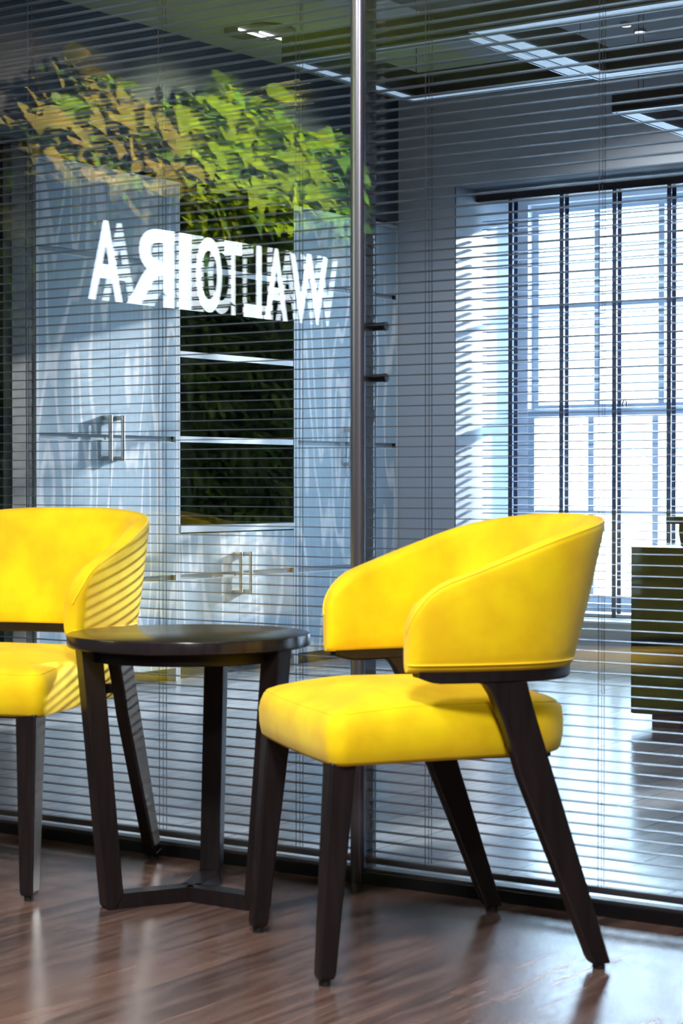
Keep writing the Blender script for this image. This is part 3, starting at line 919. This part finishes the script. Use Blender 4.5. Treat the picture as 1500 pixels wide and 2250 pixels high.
scatter('lime_foliage', LM['lime'], 'heart', 430, (-0.30, 0.66), (1.90, 2.6), (0.08, 0.14), 0.85, 0.26, 'bright lime leaves', 0.8)
scatter('trailing_foliage', LM['green'], 'heart', 700, (-0.74, 1.6), (1.62, 2.5), (0.06, 0.12), 0.8, 0.22, 'mid green trailing leaves', 0.9)
scatter('low_foliage', LM['green'], 'lance', 520, (-0.74, 1.2), (0.5, 1.55), (0.07, 0.13), 0.7, 0.20, 'green leaves below the letters')
# feathery ferns at the right of the reflection
mb = MB()
for _ in range(46):
    y = rnd.uniform(-0.55, 0.1); z = rnd.uniform(1.85, crest(y) - 0.04)
    b = Vector((-5.2, y, z)); az_ = rnd.uniform(-1.1, 0.6)
    for k in range(18):
        t_ = k / 17
        q = b + Vector((math.cos(az_) * 0.26 * t_, math.sin(az_) * 0.30 * t_, 0.10 * t_ - 0.16 * t_ * t_))
        for s_ in (-1, 1):
            leaf_geo(mb, q, Vector((0.2, s_ * 0.5, -0.1)) + Vector((math.cos(az_), math.sin(az_), 0)) * 0.5 + Vector((0, 0, s_ * 0.4)), Vector((0.5, 0, 1)), 0.055 * (1 - 0.7 * t_), 0.04, 'thin', 0)
fo = shift(mb.build('fern_fronds', LM['green'], lw)); fo['kind'] = 'stuff'; fo['label'] = 'feathery fern fronds'
for (y0_, z0_, y1_, z1_) in ((0.16, 2.49, -0.10, 2.585), (0.05, 2.45, -0.13, 2.50), (-0.12, 2.52, -0.20, 2.56)):
    mb = MB()
    a = Vector((-5.08, y0_, z0_)); b = Vector((-4.98, y1_, z1_))
    mb.tube([a, (a + b) / 2 + Vector((0, 0, 0.01)), b], 0.002, 5)
    for k in range(70):
        t_ = 0.3 + 0.7 * k / 69
        q = a.lerp(b, t_)
        d = Vector((rnd.uniform(-1, 1), rnd.uniform(-1, 0.3), rnd.uniform(-1, 1)))
        leaf_geo(mb, q, d, Vector((1, 0, 0.3)), 0.016, 0.008, 'lance', 0)
    shift(mb.build('flower_plume', LM['plume'], lw))

# white lit letters on the planted wall
def letter(chr_, yc0, yc1, label):
    """face towards +X; the word reads from -Y to +Y"""
    cu = bpy.data.curves.new('letter_curve', 'FONT')
    cu.body = chr_; cu.extrude = 0.5; cu.offset = 0.022; cu.size = 1
    tmp = bpy.data.objects.new('letter_tmp', cu)
    COL.objects.link(tmp)
    dg = bpy.context.evaluated_depsgraph_get()
    me = bpy.data.meshes.new_from_object(tmp.evaluated_get(dg))
    bpy.data.objects.remove(tmp)
    vs = [v.co.copy() for v in me.vertices]
    x0 = min(v.x for v in vs); x1 = max(v.x for v in vs); y0 = min(v.y for v in vs); y1 = max(v.y for v in vs)
    z0 = min(v.z for v in vs); z1 = max(v.z for v in vs)
    wy = yc1 - yc0
    for v in me.vertices:
        a = (v.co.x - x0) / (x1 - x0); h = (v.co.y - y0) / (y1 - y0); e = (v.co.z - z0) / (z1 - z0)
        v.co = Vector((0.13 + 0.035 * e, -wy / 2 + wy * a, 0.312 * h))
    me.materials.clear()
    me.materials.append(M['letter']); me.materials.append(M['letter_side'])
    me.update()
    for p_ in me.polygons:
        p_.material_index = 0 if abs(p_.normal.x) > 0.7 else 1
    me.name = 'sign_letter'
    o = bpy.data.objects.new('sign_letter', me)
    COL.objects.link(o)
    o.location = (-5.235, (yc0 + yc1) / 2, 1.546)
    tag(o, label, 'letter', 'white letters on the planted wall')
    mb = MB()
    for a in (0.3, 0.7):
        mb.tube([(0.0, -wy / 2 + wy * a, 0.10), (0.131, -wy / 2 + wy * a, 0.10)], 0.006, 6)
    mb.build('stand_off', M['letter_side'], o)
    return o
for c, a, b, l in (('W', -0.46, -0.165, 'lit white letter W, first letter, at the right end of the mirrored word'),
                   ('A', -0.150, 0.018, 'lit white letter A beside the W in the mirrored word'),
                   ('L', 0.040, 0.165, 'lit white letter L in the mirrored word, over the dark shelves'),
                   ('T', 0.180, 0.300, 'lit white letter T in the mirrored word, between L and O'),
                   ('O', 0.318, 0.490, 'lit white rounded letter O in the mirrored word'),
                   ('I', 0.520, 0.600, 'lit white letter I, single bar between O and R'),
                   ('R', 0.630, 0.925, 'lit white wide letter R, reversed in the reflection'),
                   ('A', 0.950, 1.150, 'lit white letter A at the left end of the mirrored word')):
    letter(c, a, b, l)
